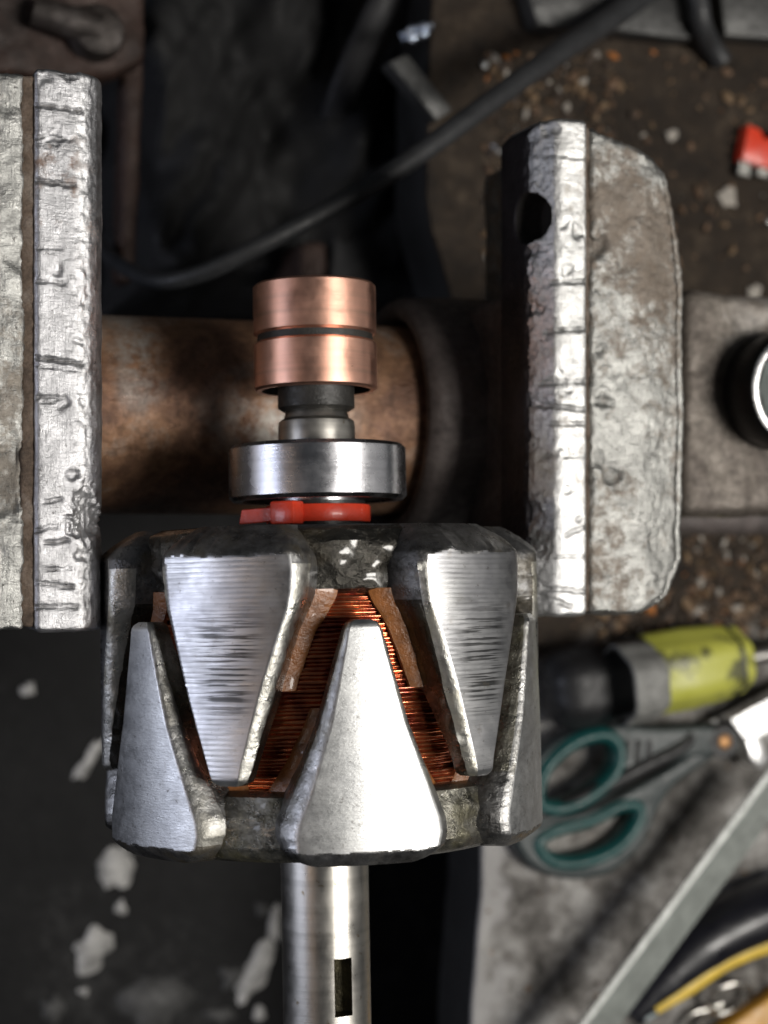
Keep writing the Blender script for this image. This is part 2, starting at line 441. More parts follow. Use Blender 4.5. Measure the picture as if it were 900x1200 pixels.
def groove(p, items):
    """scored lines across a jaw plate: (y, depth, width, x0, x1, slope)"""
    d = 0.0
    for (y, dep, w, x0, x1, sl) in items:
        if x0-1 < p.x < x1+1:
            e = min(1, (p.x-x0+1), (x1+1-p.x))
            k = math.exp(-((p.y-y-(p.x-x0)*sl-.25*noise.noise(Vector((p.x*.5, y, 1)))-.3*noise.noise(Vector((p.x*1.3, y, 4))))/(w*.66))**2)
            d = max(d, dep*.8*k*max(0, e)*(.75+.7*noise.noise(Vector((p.x*.45, y*3.3, 2)))))
    return d
def pit(p, items):
    d = 0.0; p = p + Vector((.9*noise.noise(p*.45), .9*noise.noise(p*.45+Vector((9, 3, 1))), 0))
    for (x, y, r, dep) in items:
        k = 1+.55*noise.noise(Vector(((p.x-x)*.9/r+x, (p.y-y)*.9/r+y, 3)))+.5*noise.noise(Vector((p.x*1.1, p.y*1.1, x)))
        q = ((p.x-x)**2*(1+.5*math.sin(x*9))+(p.y-y)**2)/(r*r*k*k)
        if q < 4: d = max(d, .6*dep*math.exp(-q*q))
    return d

def gl(px0, px1, py, dep, w, sl=0.0, z=6):
    a, b = P(px0, py, z), P(px1, py, z)
    return (a.y, dep, w, a.x, b.x, sl)

# ---- left (sliding) jaw
GL = [gl(40, 95, 122, 1.3, .55, -.05), gl(44, 84, 160, .9, .5), gl(42, 88, 211, 1.3, .6, -.08), gl(46, 70, 290, .6, .5), gl(44, 74, 330, .7, .6), gl(40, 96, 418, 1.6, .6, -.12), gl(40, 92, 428, .5, .5, -.1),
      gl(44, 76, 465, 1.2, .55), gl(50, 66, 470, .7, .4), gl(44, 70, 590, .7, .5, .2), gl(42, 66, 622, .7, .6, .25), gl(54, 78, 635, 1.3, .55, .05), gl(50, 80, 667, .7, .5), gl(44, 86, 683, 1.0, .6, -.15), gl(40, 90, 712, .8, .6)]
PL = [(P(x, y, 5).x, P(x, y, 5).y, r, d) for x, y, r, d in ((95, 280, 1.3, 1.2), (99, 302, 1.2, 1.0), (96, 345, 1.1, .9), (82, 556, 1.1, 1.3), (104, 604, 4.2, 3.4), (74, 475, .9, .8), (92, 400, 1.2, .8), (66, 318, 1.2, .7), (60, 165, 1.5, .7), (97, 470, 1, .9), (94, 650, 1.2, 1), (50, 90, 1.6, .8), (82, 86, 1.6, .8))[3:]]
lj = prism('jaw_plate', [(-82, 6)] + [(-73.6, 6.0), (-71.63, 5.69), (-69.8, 4.79), (-68.23, 3.36), (-67.02, 1.5), (-66.26, -0.67), (-66.0, -3.0)] + [(-66.0, -17), (-82, -17)], -26.0, 95.6, JAW_L, None, 'xz', 1.3, 3)
def dl(p, n):
    d = .16*fbm(p, .14, 4, 3) + .06*fbm(p, .9, 3, 9)
    e = max(0, 1-abs(p.x+71.5)/4)                      # the working edge is chewed up
    d += e*(.30*fbm(p, .5, 4, 5)-.1)
    if n.z > .4: d -= groove(p, GL)
    return d-pit(p, PL)*(1 if n.z > -.2 else 0)
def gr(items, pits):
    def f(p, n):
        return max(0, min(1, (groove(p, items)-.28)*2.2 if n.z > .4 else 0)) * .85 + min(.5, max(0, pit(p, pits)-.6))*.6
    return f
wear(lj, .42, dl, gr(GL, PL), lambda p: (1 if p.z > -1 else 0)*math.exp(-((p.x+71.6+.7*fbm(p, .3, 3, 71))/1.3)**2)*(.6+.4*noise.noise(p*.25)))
ljb = prism('sliding_jaw', [(-175, -40), (-175, 2), (-150, 5.0), (-84.6, 5.2), (-84.0, 4.6), (-84.0, -17.6), (-66.2, -17.6), (-66.2, -88), (-120, -88)], -25.2, 94.2, JAWB_L, None, 'xz', 2.0, 3)
PB = [(P(x, y, 5).x, P(x, y, 5).y, r, d) for x, y, r, d in ((18, 540, 5.5, 2.4), (8, 575, 6, 2.6), (6, 120, 3, 1), (20, 300, 2.5, .8), (14, 420, 2, .8))]
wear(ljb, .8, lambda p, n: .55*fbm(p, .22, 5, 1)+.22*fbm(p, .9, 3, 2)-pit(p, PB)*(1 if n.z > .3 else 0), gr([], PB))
vpart(ljb)
lj.parent = ljb
# ---- right (fixed) jaw
GR = [gl(646, 690, 180, .5, .6, -.05), gl(650, 690, 330, .9, .7, .05), gl(646, 690, 388, .9, .8, .1), gl(640, 690, 448, .9, 1.0, .05), gl(640, 690, 474, .9, .9, -.1), gl(650, 690, 496, .8, .6), gl(642, 690, 534, .6, .45), gl(662, 690, 628, .7, .5, .4), gl(652, 690, 652, .6, .4), gl(646, 690, 690, .7, .6, -.1), gl(640, 672, 700, .7, .6, -.35)]
PR = [(P(x, y, 5).x, P(x, y, 5).y, r, d) for x, y, r, d in ((676, 270, 1.8, .9), (660, 262, 1.2, .8), (664, 318, 2.2, .9), (655, 450, 2.6, .8), (660, 525, 1.6, .5), (662, 575, .8, .7), (676, 610, .9, .7), (632, 360, 1.6, .9), (634, 470, 1.8, .9), (630, 600, 2.5, 1.2), (636, 640, 2.4, 1.2), (633, 290, 1.5, .7), (648, 150, 1.6, .7))]
rj = prism('jaw_plate', [(37.0, -17), (37.0, -2.0), (38.2, 1.0), (41.4, 5.2), (42.8, 6), (50.2, 6), (50.2, -17)], -25.2, 94.6, [JAW_R, HOLE], None, 'xz', 1.3, 3)
# round off its far top corner
rb = prism('cutter', [(30, 85), (34.5, 86), (37.5, 92), (42, 97), (42, 105), (30, 105)], -30, 20, JAW_R, None, 'xy'); cut(rj, rb)
hp = P(622, 255, 0)
hc = lathe('cutter', [(0.01, 25), (6.1, 25), (6.1, 44.5), (0.01, 44.5)], HOLE, None, 40, 'x')
hc.location = Vector((0, hp.y, -1.5))*S
cut(rj, hc)
def dr(p, n):
    d = .16*fbm(p, .15, 4, 13)+.06*fbm(p, .95, 3, 19)
    e = max(0, 1-abs(p.x-38.5)/4.5) if p.z > -2 else 0
    d += e*(.3*fbm(p, .6, 4, 15)-.1)
    if n.z > .4: d -= groove(p, GR)
    return d-(pit(p, PR) if n.z > -.2 and p.z > -1 else 0)
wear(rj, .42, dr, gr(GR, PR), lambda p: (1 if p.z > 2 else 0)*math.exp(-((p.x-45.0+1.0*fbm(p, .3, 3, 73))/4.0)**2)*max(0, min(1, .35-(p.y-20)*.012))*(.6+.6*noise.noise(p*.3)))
FACE = plain('black_jaw_face', (.030, .027, .030), .45, .3, .4, 90, .3)
rj.data.materials.clear()
for m in (JAW_R, FACE, HOLE): rj.data.materials.append(m)
for f in rj.data.polygons:
    c = f.center/S
    ry, rz = c.y-hp.y, c.z+1.5; q = math.hypot(ry, rz)
    if q < 6.7 and 37.3 < c.x < 47 and ((f.normal.y*ry+f.normal.z*rz) < -.3*q or c.x > 41.5 and q < 6.2 and c.z < 4):
        f.material_index = 2
    else:
        f.material_index = 1 if c.x < 39.0 and c.z < -.6+.8*noise.noise(Vector((c.y*.3, 1, 5))) else 0
def plan(pts, z): return [(P(x, y, z).x, P(x, y, z).y) for x, y in pts]
outl = [(51.0, -25.0)] + plan([(750, 721), (786, 702), (803, 655), (806, 500), (806, 345), (800, 280), (786, 205), (770, 183), (702, 152)], 5) + [(51.0, 94.0)]
rjb = prism('fixed_jaw', outl, -60, 5.2, JAWB_R, None, 'xy', 4.0, 4)
low = prism('low', [(39, -6), (60, -6), (60, 55), (39, 55)], -92, -17.6, BODY, None, 'xy', 2, 2)
PBR = [(P(x, y, 5).x, P(x, y, 5).y, r, d) for x, y, r, d in ((701, 290, 2.6, 2.4), (708, 470, 1.6, 1.8), (703, 410, 1.5, 1.4), (717, 558, 2.0, 2.0), (704, 540, 2.4, 1.6), (730, 310, 2.2, .5), (752, 250, 1.5, .5))]
def drb(p, n):
    d = .45*fbm(p, .12, 5, 21)+.34*fbm(p, .8, 5, 25)
    if n.z > .3: d -= pit(p, PBR)
    # the back of the jaw is battered down into a slope
    d -= max(0, p.x-66)*.22*max(0, min(1, n.z*1.6))*max(0, min(1, (p.z+10)/8))
    return d
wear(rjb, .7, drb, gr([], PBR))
vpart(rjb); vpart(low, rjb); low.name = 'jaw_underside'; vpart(rj, rjb)
lj.location = -ljb.location + (-VOFF*S) - (-VOFF*S) if False else lj.location
# parts whose parent sits in vice coordinates
for ch in (lj, rj, low): ch.location = Vector((0, 0, 0))
wear(low, 1.2, lambda p, n: .4*fbm(p, .2, 4, 31))
GAP = m_rusty('rust_in_the_joint', [(.06, .042, .03), (.16, .115, .085), (.28, .235, .20)], .65, .1, 110, .5)
for nm, x0, x1, y0, y1, par in (('joint_rust', -84.8, -81.6, -24.8, 94.0, ljb), ('joint_rust', 49.9, 51.3, -24.2, 93.0, rjb)):
    q = box(nm, x0, x1, y0, y1, -15, 4.7, GAP, None, .3, 1); wear(q, .6, lambda p, n: .4*fbm(p, .5, 4, 61)); q.parent = par
# ---- slide, sleeve, body
ZS, YS = -62.0, 25.0
sl = lathe('slide_bar', [(0.01, -80), (25.5, -80), (25.8, 0), (25.5, 110), (0.01, 110)], SLIDE, None, 72, 'x')
sl.location = Vector((0, YS, ZS))*S; vpart(sl)
sv = lathe('slide_sleeve', [(26.6, 60), (26.6, 27), (27.5, 24.6), (29, 23.6), (31.5, 24.2), (33.0, 27), (33.5, 40), (33.5, 60)], BODY, None, 72, 'x', smoothdeg=50)
sv.location = Vector((0, YS+.5, ZS))*S; vpart(sv)
ao = plan([(802, 338), (960, 352), (960, 604), (800, 606)], -26)
an = prism('anvil', ao, -120, -26, ANVIL, None, 'xy', 3.0, 3)
wear(an, 1.1, lambda p, n: .5*fbm(p, .12, 5, 41)+.2*fbm(p, .6, 3, 43))
vpart(an)
bp = box('base_plate', 92, 215, -8, 66, ZB, -119, BODY, None, 5, 3); vpart(bp)
vl = box('lead_screw_housing', 60, 120, 5, 48, -118, -88, BODY, None, 3, 3); vpart(vl)

# ================================================================== ALTERNATOR ROTOR
AX = P(373, 600, 0)
rotor = tag(empty('alternator_rotor', (AX.x, -1.7, 0), (math.radians(-3.0), -TILT, math.radians(1.2))), 'alternator rotor with interlocking steel claws, copper coil and slip rings, clamped in the vice', 'rotor')
def pt(r, deg, y):
    a = math.radians(deg); return (r*math.sin(a), y, r*math.cos(a))

def sm(a, b, t):
    t = max(0, min(1, (t-a)/(b-a))); return t*t*(3-2*t)
def lerp_tab(tab, x):
    for (x0, v0), (x1, v1) in zip(tab, tab[1:]):
        if x <= x1: return v0+(v1-v0)*max(0, (x-x0)/(x1-x0))
    return tab[-1][1]

def claw_mesh(name, phi, y0, sgn, L, wtab, etab, bl, br, cham, jitter):
    """one pole finger. u mm from the end face; half angle wtab(u); extra half angle at its foot etab(u); bevel widths; shoulder chamfer"""
    NU, NO = 112, 34
    vs, fs, fm, ac = [], [], [], []
    us = []
    for i in range(NU+1): us.append(L*(i/NU)**1.45)
    rows = []
    for i, u in enumerate(us):
        w = lerp_tab(wtab, u); ex = lerp_tab(etab, u)
        ro = 50.0-cham[1]*(1-min(1, u/cham[0]))**1.35
        ro -= .9*sm(L-1.6, L, u)**2
        ri = 33+ (12.0)*sm(10, L, u)
        ri = min(ri, ro-2.5)
        y = y0+sgn*u
        bwl, bwr = lerp_tab(bl, u), lerp_tab(br, u)
        kw = min(1, w/5.5)
        bL, bR = math.degrees(bwl/50)*kw, math.degrees(bwr/50)*kw
        dl_, dr_ = bwl*.7, bwr*.7
        prof = []
        jn = lambda q: jitter*noise.noise(Vector((q*3.1+phi, u*.35, 2.0)))
        prof.append((ri, -w-ex*1.0, 1)); 
        prof.append((ri+(ro-ri)*.35, -w-ex*.9+jn(1), 1))
        prof.append((ri+(ro-ri)*.7, -w-ex*.45+jn(2), 1))
        prof.append((ro-dl_-.35, -w-.15*ex+jn(3)*.6, 1))
        prof.append((ro-dl_*.5-.02, -w+bL*.5+jn(4)*.3, 2))
        a0, a1 = -w+bL, w-bR
        for k in range(NO+1):
            aa = a0+(a1-a0)*k/NO
            c0 = cham[0]*(1+.22*noise.noise(Vector((aa*.16+phi, 2, 7)))+.12*noise.noise(Vector((aa*.6+phi, 5, 7))))
            rq = min(ro+9, 50.0-cham[1]*(1-min(1, u/c0))**1.35)-.9*sm(L-1.6, L, u)**2
            prof.append((rq, aa, 0 if u > c0*.98 else 3))
        prof.append((ro-dr_*.5-.02, w-bR*.5+jn(5)*.3, 2))
        prof.append((ro-dr_-.35, w+.15*ex+jn(6)*.6, 2))
        prof.append((ri+(ro-ri)*.7, w+ex*.45+jn(7), 1))
        prof.append((ri+(ro-ri)*.35, w+ex*.9+jn(8), 1))
        prof.append((ri, w+ex, 1))
        rows.append(len(vs)); n = len(prof)
        for (r, a, m) in prof:
            rr = r
            if m in (1, 3): rr += .22*noise.fractal(Vector((a*.35+phi, u*.45, 1)), 1, 2, 3)
            vs.append(pt(rr, phi+a, y)); ac.append(min(1.5, abs(a)/max(1, w)))
        if i < NU:
            for k in range(n-1):
                mm = max(prof[k][2], prof[k+1][2]) if not (prof[k][2] == 0 and prof[k+1][2] == 0) else 0
                if {prof[k][2], prof[k+1][2]} == {0, 2}: mm = 2
                q = {0: 0, 1: 3, 2: 2, 3: 1}[mm]
                if q == 2 and u < cham[0]*1.3: q = 1
                if q == 3 and u < 16 and (k < 3 or k > n-5): q = 1
                fm.append(q)
                fs.append((i*n+k, i*n+k+1, (i+1)*n+k+1, (i+1)*n+k))
            fm.append(3); fs.append((i*n+n-1, i*n, (i+1)*n, (i+1)*n+n-1))
    fs.append(tuple(range(n))); fm.append(1)
    fs.append(tuple(range(NU*n, NU*n+n))); fm.append(1)
    me = mesh_of(name, vs, fs, fm); fix_normals(me)
    me.attributes.new('across', 'FLOAT', 'POINT').data.foreach_set('value', ac)
    return me

WT = [(0, 13.6), (1.5, 15.2), (3.5, 16.6), (6, 17.4), (9, 17.6), (17, 16.6), (35, 10.8), (51.6, 4.7), (52.7, 4.0), (53.2, 2.6)]
ET = [(0, 4), (8, 6.5), (14.5, 6.0), (22, 2.0), (32, .4), (53, .2)]
WB = [(0, 12.6), (.7, 15.0), (1.8, 16.8), (3.4, 18.8), (6, 19.7), (9, 19.2), (14, 17.0), (28.5, 10.6), (47.8, 4.4), (49.2, 3.5), (49.8, 2.0)]
EB = [(0, 5), (8, 8), (14, 6.5), (22, 2.6), (34, 1.0), (50, .2)]
def dense(prof, d=.7):
    out = [prof[0]]
    for (r0, a0), (r1, a1) in zip(prof, prof[1:]):
        k = max(1, int(math.hypot(r1-r0, a1-a0)/d)) if r0 > 30 and r1 > 30 else 1
        out += [(r0+(r1-r0)*j/k, a0+(a1-a0)*j/k) for j in range(1, k+1)]
    return out
def plate(name, y0, sgn, mat):
    th = 14.5
    prof = [(10.5, 0), (38.0, 0), (40.5, 1.2), (41.8, 3.5), (41.5, 9), (40.3, th-1), (38.5, th), (12, th)]
    if mat is VARN2: prof = [(r+3.0 if r > 37 else r, a) for r, a in prof]
    prof = [(r, y0+sgn*a) for r, a in prof]
    return lathe(name, dense(prof), mat, rotor, 260, 'y', lambda i, a, t: (.75*noise.fractal(Vector((math.sin(t)*6, a*.22, math.cos(t)*6)), 1, 2, 4)+.25*noise.noise(Vector((math.sin(t)*26, a*.8, math.cos(t)*26)))) if i > 2 else 0)
TOPA = [-20.5, 45.0, 99.5, 159.5, 219.5, 279.5]
BT = [(0, 1.6), (8, 1.0), (14, .7), (24, 1.6), (34, 2.3), (53, 1.9)]
NOB = [(0, .3), (53, .4)]
BBL = [(0, .6), (5, 2.4), (14, 2.9), (36, 1.6), (50, .7)]
BBR = [(0, .5), (5, .8), (30, 1.0), (50, .8)]
top_plate = plate('pole_plate', -2.6, -1, VARN)
bot_plate = plate('pole_plate', -72.2, 1, VARN2)
for k in range(6):
    phi = TOPA[k]
    me = claw_mesh('claw', phi, -2.6, -1, 53.2, WT, ET, NOB if k == 0 else BT, BT, (6.2, 8.0), .35)
    link('claw', me, [MACH, CAST, EDGE, VARN], top_plate); sharp(me, 48)
for k in range(6):
    phi = 12.5+60*k
    me = claw_mesh('claw', phi, -72.2, 1, 49.8, WB, EB, BBR if k == 1 else BBL, BBR, (3.0, 3.2), .3)
    link('claw', me, [GROUND, CAST, EDGE2, VARN2], bot_plate); sharp(me, 50)
# rounded rim of weld and varnish at the feet of the lower claws
# coil: every turn of wire is a ridge of its own
prof = []; y = -16.6; t = 0
while y > -58.0:
    d = .70+.42*random.random(); r0 = 37.7+1.1*random.random()+.7*noise.noise(Vector((y*.4, 2, 2)))
    for q in range(6):
        a = math.pi*q/6
        prof.append((r0+math.sin(a)*d*.55, y-d*(1-math.cos(a))/2))
    y -= d
coil = lathe('field_coil', prof, WIRE, rotor, 160, 'y', lambda i, a, tt: .5*noise.noise(Vector((math.sin(tt)*6, (i//6)*1.7, math.cos(tt)*6))), 80)
# insulating flaps folded along the flanks of the claws
def flap(phi, side, y0, sgn, u0, u1, wt, et, width, r):
    n = 16; vs, fs = [], []
    for i in range(n+1):
        u = u0+(u1-u0)*i/n
        a = lerp_tab(wt, u)+lerp_tab(et, u)*.9
        wd = width*(1-.35*i/n)*(1+.12*noise.noise(Vector((u*.4, phi, side))))
        rr = r+.5*noise.noise(Vector((u*.3, phi, 7)))
        y = y0+sgn*u
        for (dr_, da) in ((0, -1.0), (1.6, -1.0), (.9, wd*.6), (.1, wd), (-.9, wd)):
            vs.append(pt(rr+dr_, phi+side*(a+da), y))
        if i:
            for k in range(5):
                fs.append(((i-1)*5+k, (i-1)*5+(k+1) % 5, i*5+(k+1) % 5, i*5+k))
    fs.append(tuple(range(5))); fs.append(tuple(range(n*5, n*5+5)))
    me = mesh_of('insulation_flap', vs, fs); fix_normals(me)
    o = link('insulation_flap', me, FLAP, coil); sharp(me, 40); return o
for k in range(6):
    for s in (-1, 1):
        flap(TOPA[k], s, -2.6, -1, 13.5, 34.5, WT, ET, 5.6, 39.6)
        flap(12.5+60*k, s, -72.2, 1, 13.5, 31.5, WB, EB, 4.6, 39.6)
# a white lead sleeve between two claws on the left
tube('lead_sleeve', [pt(41, -37.0, -24), pt(43, -36.0, -29), pt(42, -34.5, -35), pt(39, -33.5, -39)], [1.9, 2.3, 1.9, 1.0], WHITEP, rotor, 12)
# shaft, bearing and slip rings
sh = lathe('shaft', [(0.01, 20), (7.0, 20), (7.0, 17.2), (10.3, 3.4), (10.3, -3), (10.0, -60), (10.0, -139), (9.4, -140), (0.01, -140)], SHAFT, rotor, 120, 'y', smoothdeg=40)
kc = box('cutter', 2.1, 6.0, -111.4, -98.6, 4.5, 14, SHAFT, rotor, 0)
bpy.context.view_layer.update()
cut(sh, kc); sharp(sh.data, 30)
sh.data.materials.append(plain('shaded_keyway', (.085, .075, .045), .4, .7, .6, 260, .3))  # slot tone darkened so the recess shows, shade in the colour
for f in sh.data.polygons:
    c = f.center/S
    if c.y < -98.2 and math.hypot(c.x, c.z) < 9.6 and 2.0 < c.x < 6.1 and c.z > 3 and c.y > -139: f.material_index = 1
lathe('shaft_collar', [(8, 4), (10.9, 4), (10.9, -2.2), (11.8, -2.9), (8, -2.9)], BLACKP, rotor, 72, 'y')
neck = lathe('shaft_neck', [(4, 32), (6.9, 30.0), (6.9, 27.6), (6.5, 26.6), (6.9, 25.6), (7.6, 23.4), (8.7, 22.6), (8.9, 21.2), (8.9, 16.6), (4, 16.6)], SHAFT, rotor, 96, 'y', smoothdeg=28)
br = lathe('bearing', [(17.8, 16.2), (18.2, 17.0), (19.6, 17.0), (20.5, 16.1), (20.5, 5.1), (19.6, 4.2), (18.2, 4.2), (17.8, 5.0)], BEAR, rotor, 140, 'y', smoothdeg=28)
lathe('bearing_shield', [(9.6, 16.5), (17.9, 16.4), (17.9, 4.8), (9.6, 4.7)], BLACKP, br, 90, 'y')
lathe('bearing_inner_ring', [(8.5, 17.0), (10.4, 17.0), (10.4, 3.3), (8.5, 3.3)], BEAR, br, 90, 'y')
ins = lathe('slip_ring_insulator', [(0.01, 55.0), (9, 55.0), (11.6, 54.4), (13.4, 53.2), (13.4, 34.0), (12.6, 33.5), (9.3, 33.2), (8.9, 32.4), (8.9, 25.8), (7.8, 25.0), (5, 25.0)], GREYP, rotor, 96, 'y', smoothdeg=35)
for a, b in ((42.6, 54.4), (29.8, 41.0)):
    lathe('slip_ring', [(12.6, b-.3), (12.6, a), (13.7, a), (14.25, a+.55), (14.25, b-.55), (13.7, b), (12.0, b)], COPPER, rotor, 140, 'y', smoothdeg=28, mats=[COPPER, BLACKP], fmf=lambda i: 1 if i == 0 else 0)  # ring's inner wall blackened to stand in for the hollow's shade

# ---- red cable tie round the shaft
tie = tag(empty('cable_tie', (AX.x, -1.7, 0), (math.radians(-3.0), -TILT, math.radians(1.2))), 'red nylon cable tie wrapped round the shaft below the bearing', 'cable tie')
lathe('strap', [(11.05, 3.1), (11.9, 3.1), (12.1, 2.7), (12.1, -.4), (11.9, -.8), (11.05, -.8)], RED, tie, 90, 'y')
hd = box('head', -3.2, 3.0, -2.3, 3.0, -2.4, 2.6, RED, tie, .6, 2)
hd.location = Vector(pt(13.6, -28, .8))*S; hd.rotation_euler = (0, math.radians(-28), 0)
tl = prism('tail', [(-10.6, -2.0), (-9.9, 1.3), (.5, 1.7), (.5, -1.5)], -.5, .5, RED, tie, 'xy', .2, 1)
tl.location = Vector(pt(13.8, -34, .9))*S; tl.rotation_euler = (0, math.radians(-22), 0)

# ================================================================== THINGS BEHIND THE VICE
RUBBER = plain('black_cable_rubber', (.028, .029, .031), .5, 0, .25, 150, .15)
RUST = m_rusty('old_rust', [(.012, .007, .005), (.04, .02, .014), (.075, .045, .035)], .6, .2, 26, .5)
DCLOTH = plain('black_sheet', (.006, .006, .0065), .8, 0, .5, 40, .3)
GMETAL = m_rusty('dull_grey_metal', [(.03, .03, .03), (.075, .075, .073), (.13, .13, .125)], .5, .5, 30, .2)

def cp(px, py, z): return P(px, py, z)
cab = tube('power_cable', [cp(40, 170, -225), cp(110, 280, -180), cp(170, 325, -120), cp(230, 322, -100), cp(310, 285, -88), (cp(400, 237, -86)), cp(480, 188, -88), cp(560, 130, -95), cp(640, 72, -110), cp(720, 18, -130), cp(800, -40, -145.5), cp(900, -90, -145.5)],
           [2.2, 2.3, 2.5, 2.6, 2.7, 2.9, 3.1, 3.3, 3.7, 4.2, 4.5, 4.5], RUBBER, None, 18, step=8)
tag(cab, 'thick black power cable curving across the dark gap behind the slip rings', 'cable')

# black sheet hanging in the gap
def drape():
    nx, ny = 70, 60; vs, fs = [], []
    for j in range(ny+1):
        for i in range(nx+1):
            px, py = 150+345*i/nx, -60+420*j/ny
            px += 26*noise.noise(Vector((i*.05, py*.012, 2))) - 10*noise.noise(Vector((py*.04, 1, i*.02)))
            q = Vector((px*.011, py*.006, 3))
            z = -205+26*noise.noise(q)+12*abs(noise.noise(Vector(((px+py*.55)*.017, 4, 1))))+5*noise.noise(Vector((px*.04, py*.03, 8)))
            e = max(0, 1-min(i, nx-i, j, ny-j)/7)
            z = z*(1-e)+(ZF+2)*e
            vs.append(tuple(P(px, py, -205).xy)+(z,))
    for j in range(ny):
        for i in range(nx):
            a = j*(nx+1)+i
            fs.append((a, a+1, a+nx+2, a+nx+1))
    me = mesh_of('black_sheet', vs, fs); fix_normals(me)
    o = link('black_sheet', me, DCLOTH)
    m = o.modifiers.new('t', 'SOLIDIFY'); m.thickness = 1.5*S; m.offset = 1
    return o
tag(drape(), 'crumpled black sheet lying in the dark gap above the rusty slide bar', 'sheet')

# rusty bracket with a bolt in the far left corner
rb_ = tag(empty('rusty_bracket', tuple(P(70, 20, ZF))), 'rusty brown iron bracket with a bolt in the top left corner', 'bracket')
o0 = P(70, 20, ZF)
def rel(o, base):
    o.location = o.location - Vector(base)*S
pl = plan([(-60, -60), (168, -60), (172, 70), (120, 92), (-60, 84)], -150)
w = prism('plate', pl, -168, -150, RUST, rb_, 'xy', 2.5, 2); wear(w, 1.4, lambda p, n: .7*fbm(p, .12, 4, 51)); rel(w, o0)
pl = plan([(146, 60), (172, 60), (160, 330), (140, 330)], -162)
w = prism('strip', pl, -176, -163, RUST, rb_, 'xy', 2, 2); wear(w, 1.4, lambda p, n: .5*fbm(p, .12, 4, 53)); rel(w, o0)
bl_ = P(118, 32, -140)
pl = plan([(-40, 10), (30, 10), (30, 60), (-40, 60)], -200)
w = prism('leg', pl, ZF, -166, RUST, rb_, 'xy', 2, 2); rel(w, o0)
bo = lathe('bolt', [(0.01, 11), (5, 11), (7.5, 9.5), (8.5, 6), (8.5, 0), (0.01, 0)], m_rusty('bolt_iron', [(.02, .017, .015), (.06, .05, .045), (.15, .135, .13)], .45, .5, 40, .4), rb_, 24, 'z')
bo.location = (Vector((bl_.x, bl_.y, -151))-o0)*S
bo2 = tube('bolt_shank', [P(118, 34, -143), P(85, 26, -143), P(40, 12, -144)], [5.0, 5.0, 4.6], bo.data.materials[0], rb_, 16); rel(bo2, o0)

def slab(name, pts, z, th, mat, label, cat, bevel=1.2, w=None):
    o = prism(name, plan(pts, z), z-th, z, mat, None, 'xy', bevel, 2)
    if w: wear(o, 1.0, w)
    return tag(o, label, cat)
SLATE = plain('dark_slate_paint', (.020, .020, .022), .6, .2, .4, 50, .4)
slab('machine_panel', [(392, 205), (470, 172), (506, 200), (500, 352), (384, 350)], -205, 56, SLATE, 'dark slate machine panel beside the slip rings, under the cable', 'panel', 2, lambda p, n: .8*fbm(p, .05, 4, 81))
slab('rusty_block', [(352, 284), (384, 282), (386, 326), (350, 328)], -188, 74, RUST, 'small dark rusty block just above the upper copper slip ring', 'block', 2, lambda p, n: .5*fbm(p, .15, 4, 83))
tag(tube('bent_rail', [P(470, -40, -170), P(440, 20, -175), P(405, 100, -190), P(378, 185, -214), P(368, 230, -250)], [5, 5.5, 5.5, 5, 4], SLATE, None, 12, False, .6), 'dark bent metal rail running down from the top edge left of the bluish glint', 'rail')
slab('grey_strut', [(455, 72), (478, 62), (532, 128), (512, 142)], ZB+9, 9, GMETAL, 'short grey metal strut at the bench edge, beside the black cable', 'strut')
slab('metal_plate', [(612, -30), (832, -30), (834, 44), (800, 46), (722, 36), (630, 30)], ZB+10, 10, GMETAL, 'dull grey metal plate lying along the top edge behind the cable', 'plate', 1.5)
slab('metal_offcut', [(842, -30), (960, -30), (960, 50), (850, 42)], ZB+9, 9, GMETAL, 'dull grey metal offcut in the top right corner', 'offcut', 1.5)
tag(tube('thin_cable', [P(808, -30, ZB+16), P(818, 0, ZB+16), P(822, 28, ZB+15), P(832, 52, ZB+6), P(846, 72, ZB+4)], 3.8, RUBBER, None, 12), 'short black cable end between two grey metal plates', 'cable')
gk = empty('glint_scrap', tuple(P(486, 40, ZB)))
gk2 = P(486, 40, ZB)
GLINT = plain('bluish_glint', (.55, .62, .75), .28, 1.0, .3, 90, .8)  # invented scrap, put here only to give a bluish glint
bmf = bmesh.new(); bmesh.ops.create_icosphere(bmf, subdivisions=3, radius=1)
for v in bmf.verts:
    k = 1+.5*noise.noise(v.co*2.1)
    v.co = Vector((v.co.x*5*k, v.co.y*2.6*k, max(-2, v.co.z*3*k)+2))*S
mef = bpy.data.meshes.new('glint_scrap'); bmf.to_mesh(mef); bmf.free()
bpy.data.objects.remove(gk)
fo = link('glint_scrap', mef, GLINT, None, False); fo.location = gk2*S; fo.rotation_euler = (0, 0, .35)
tag(fo, 'small shiny bluish scrap added as a glint near the top edge, left of the cable', 'foil')

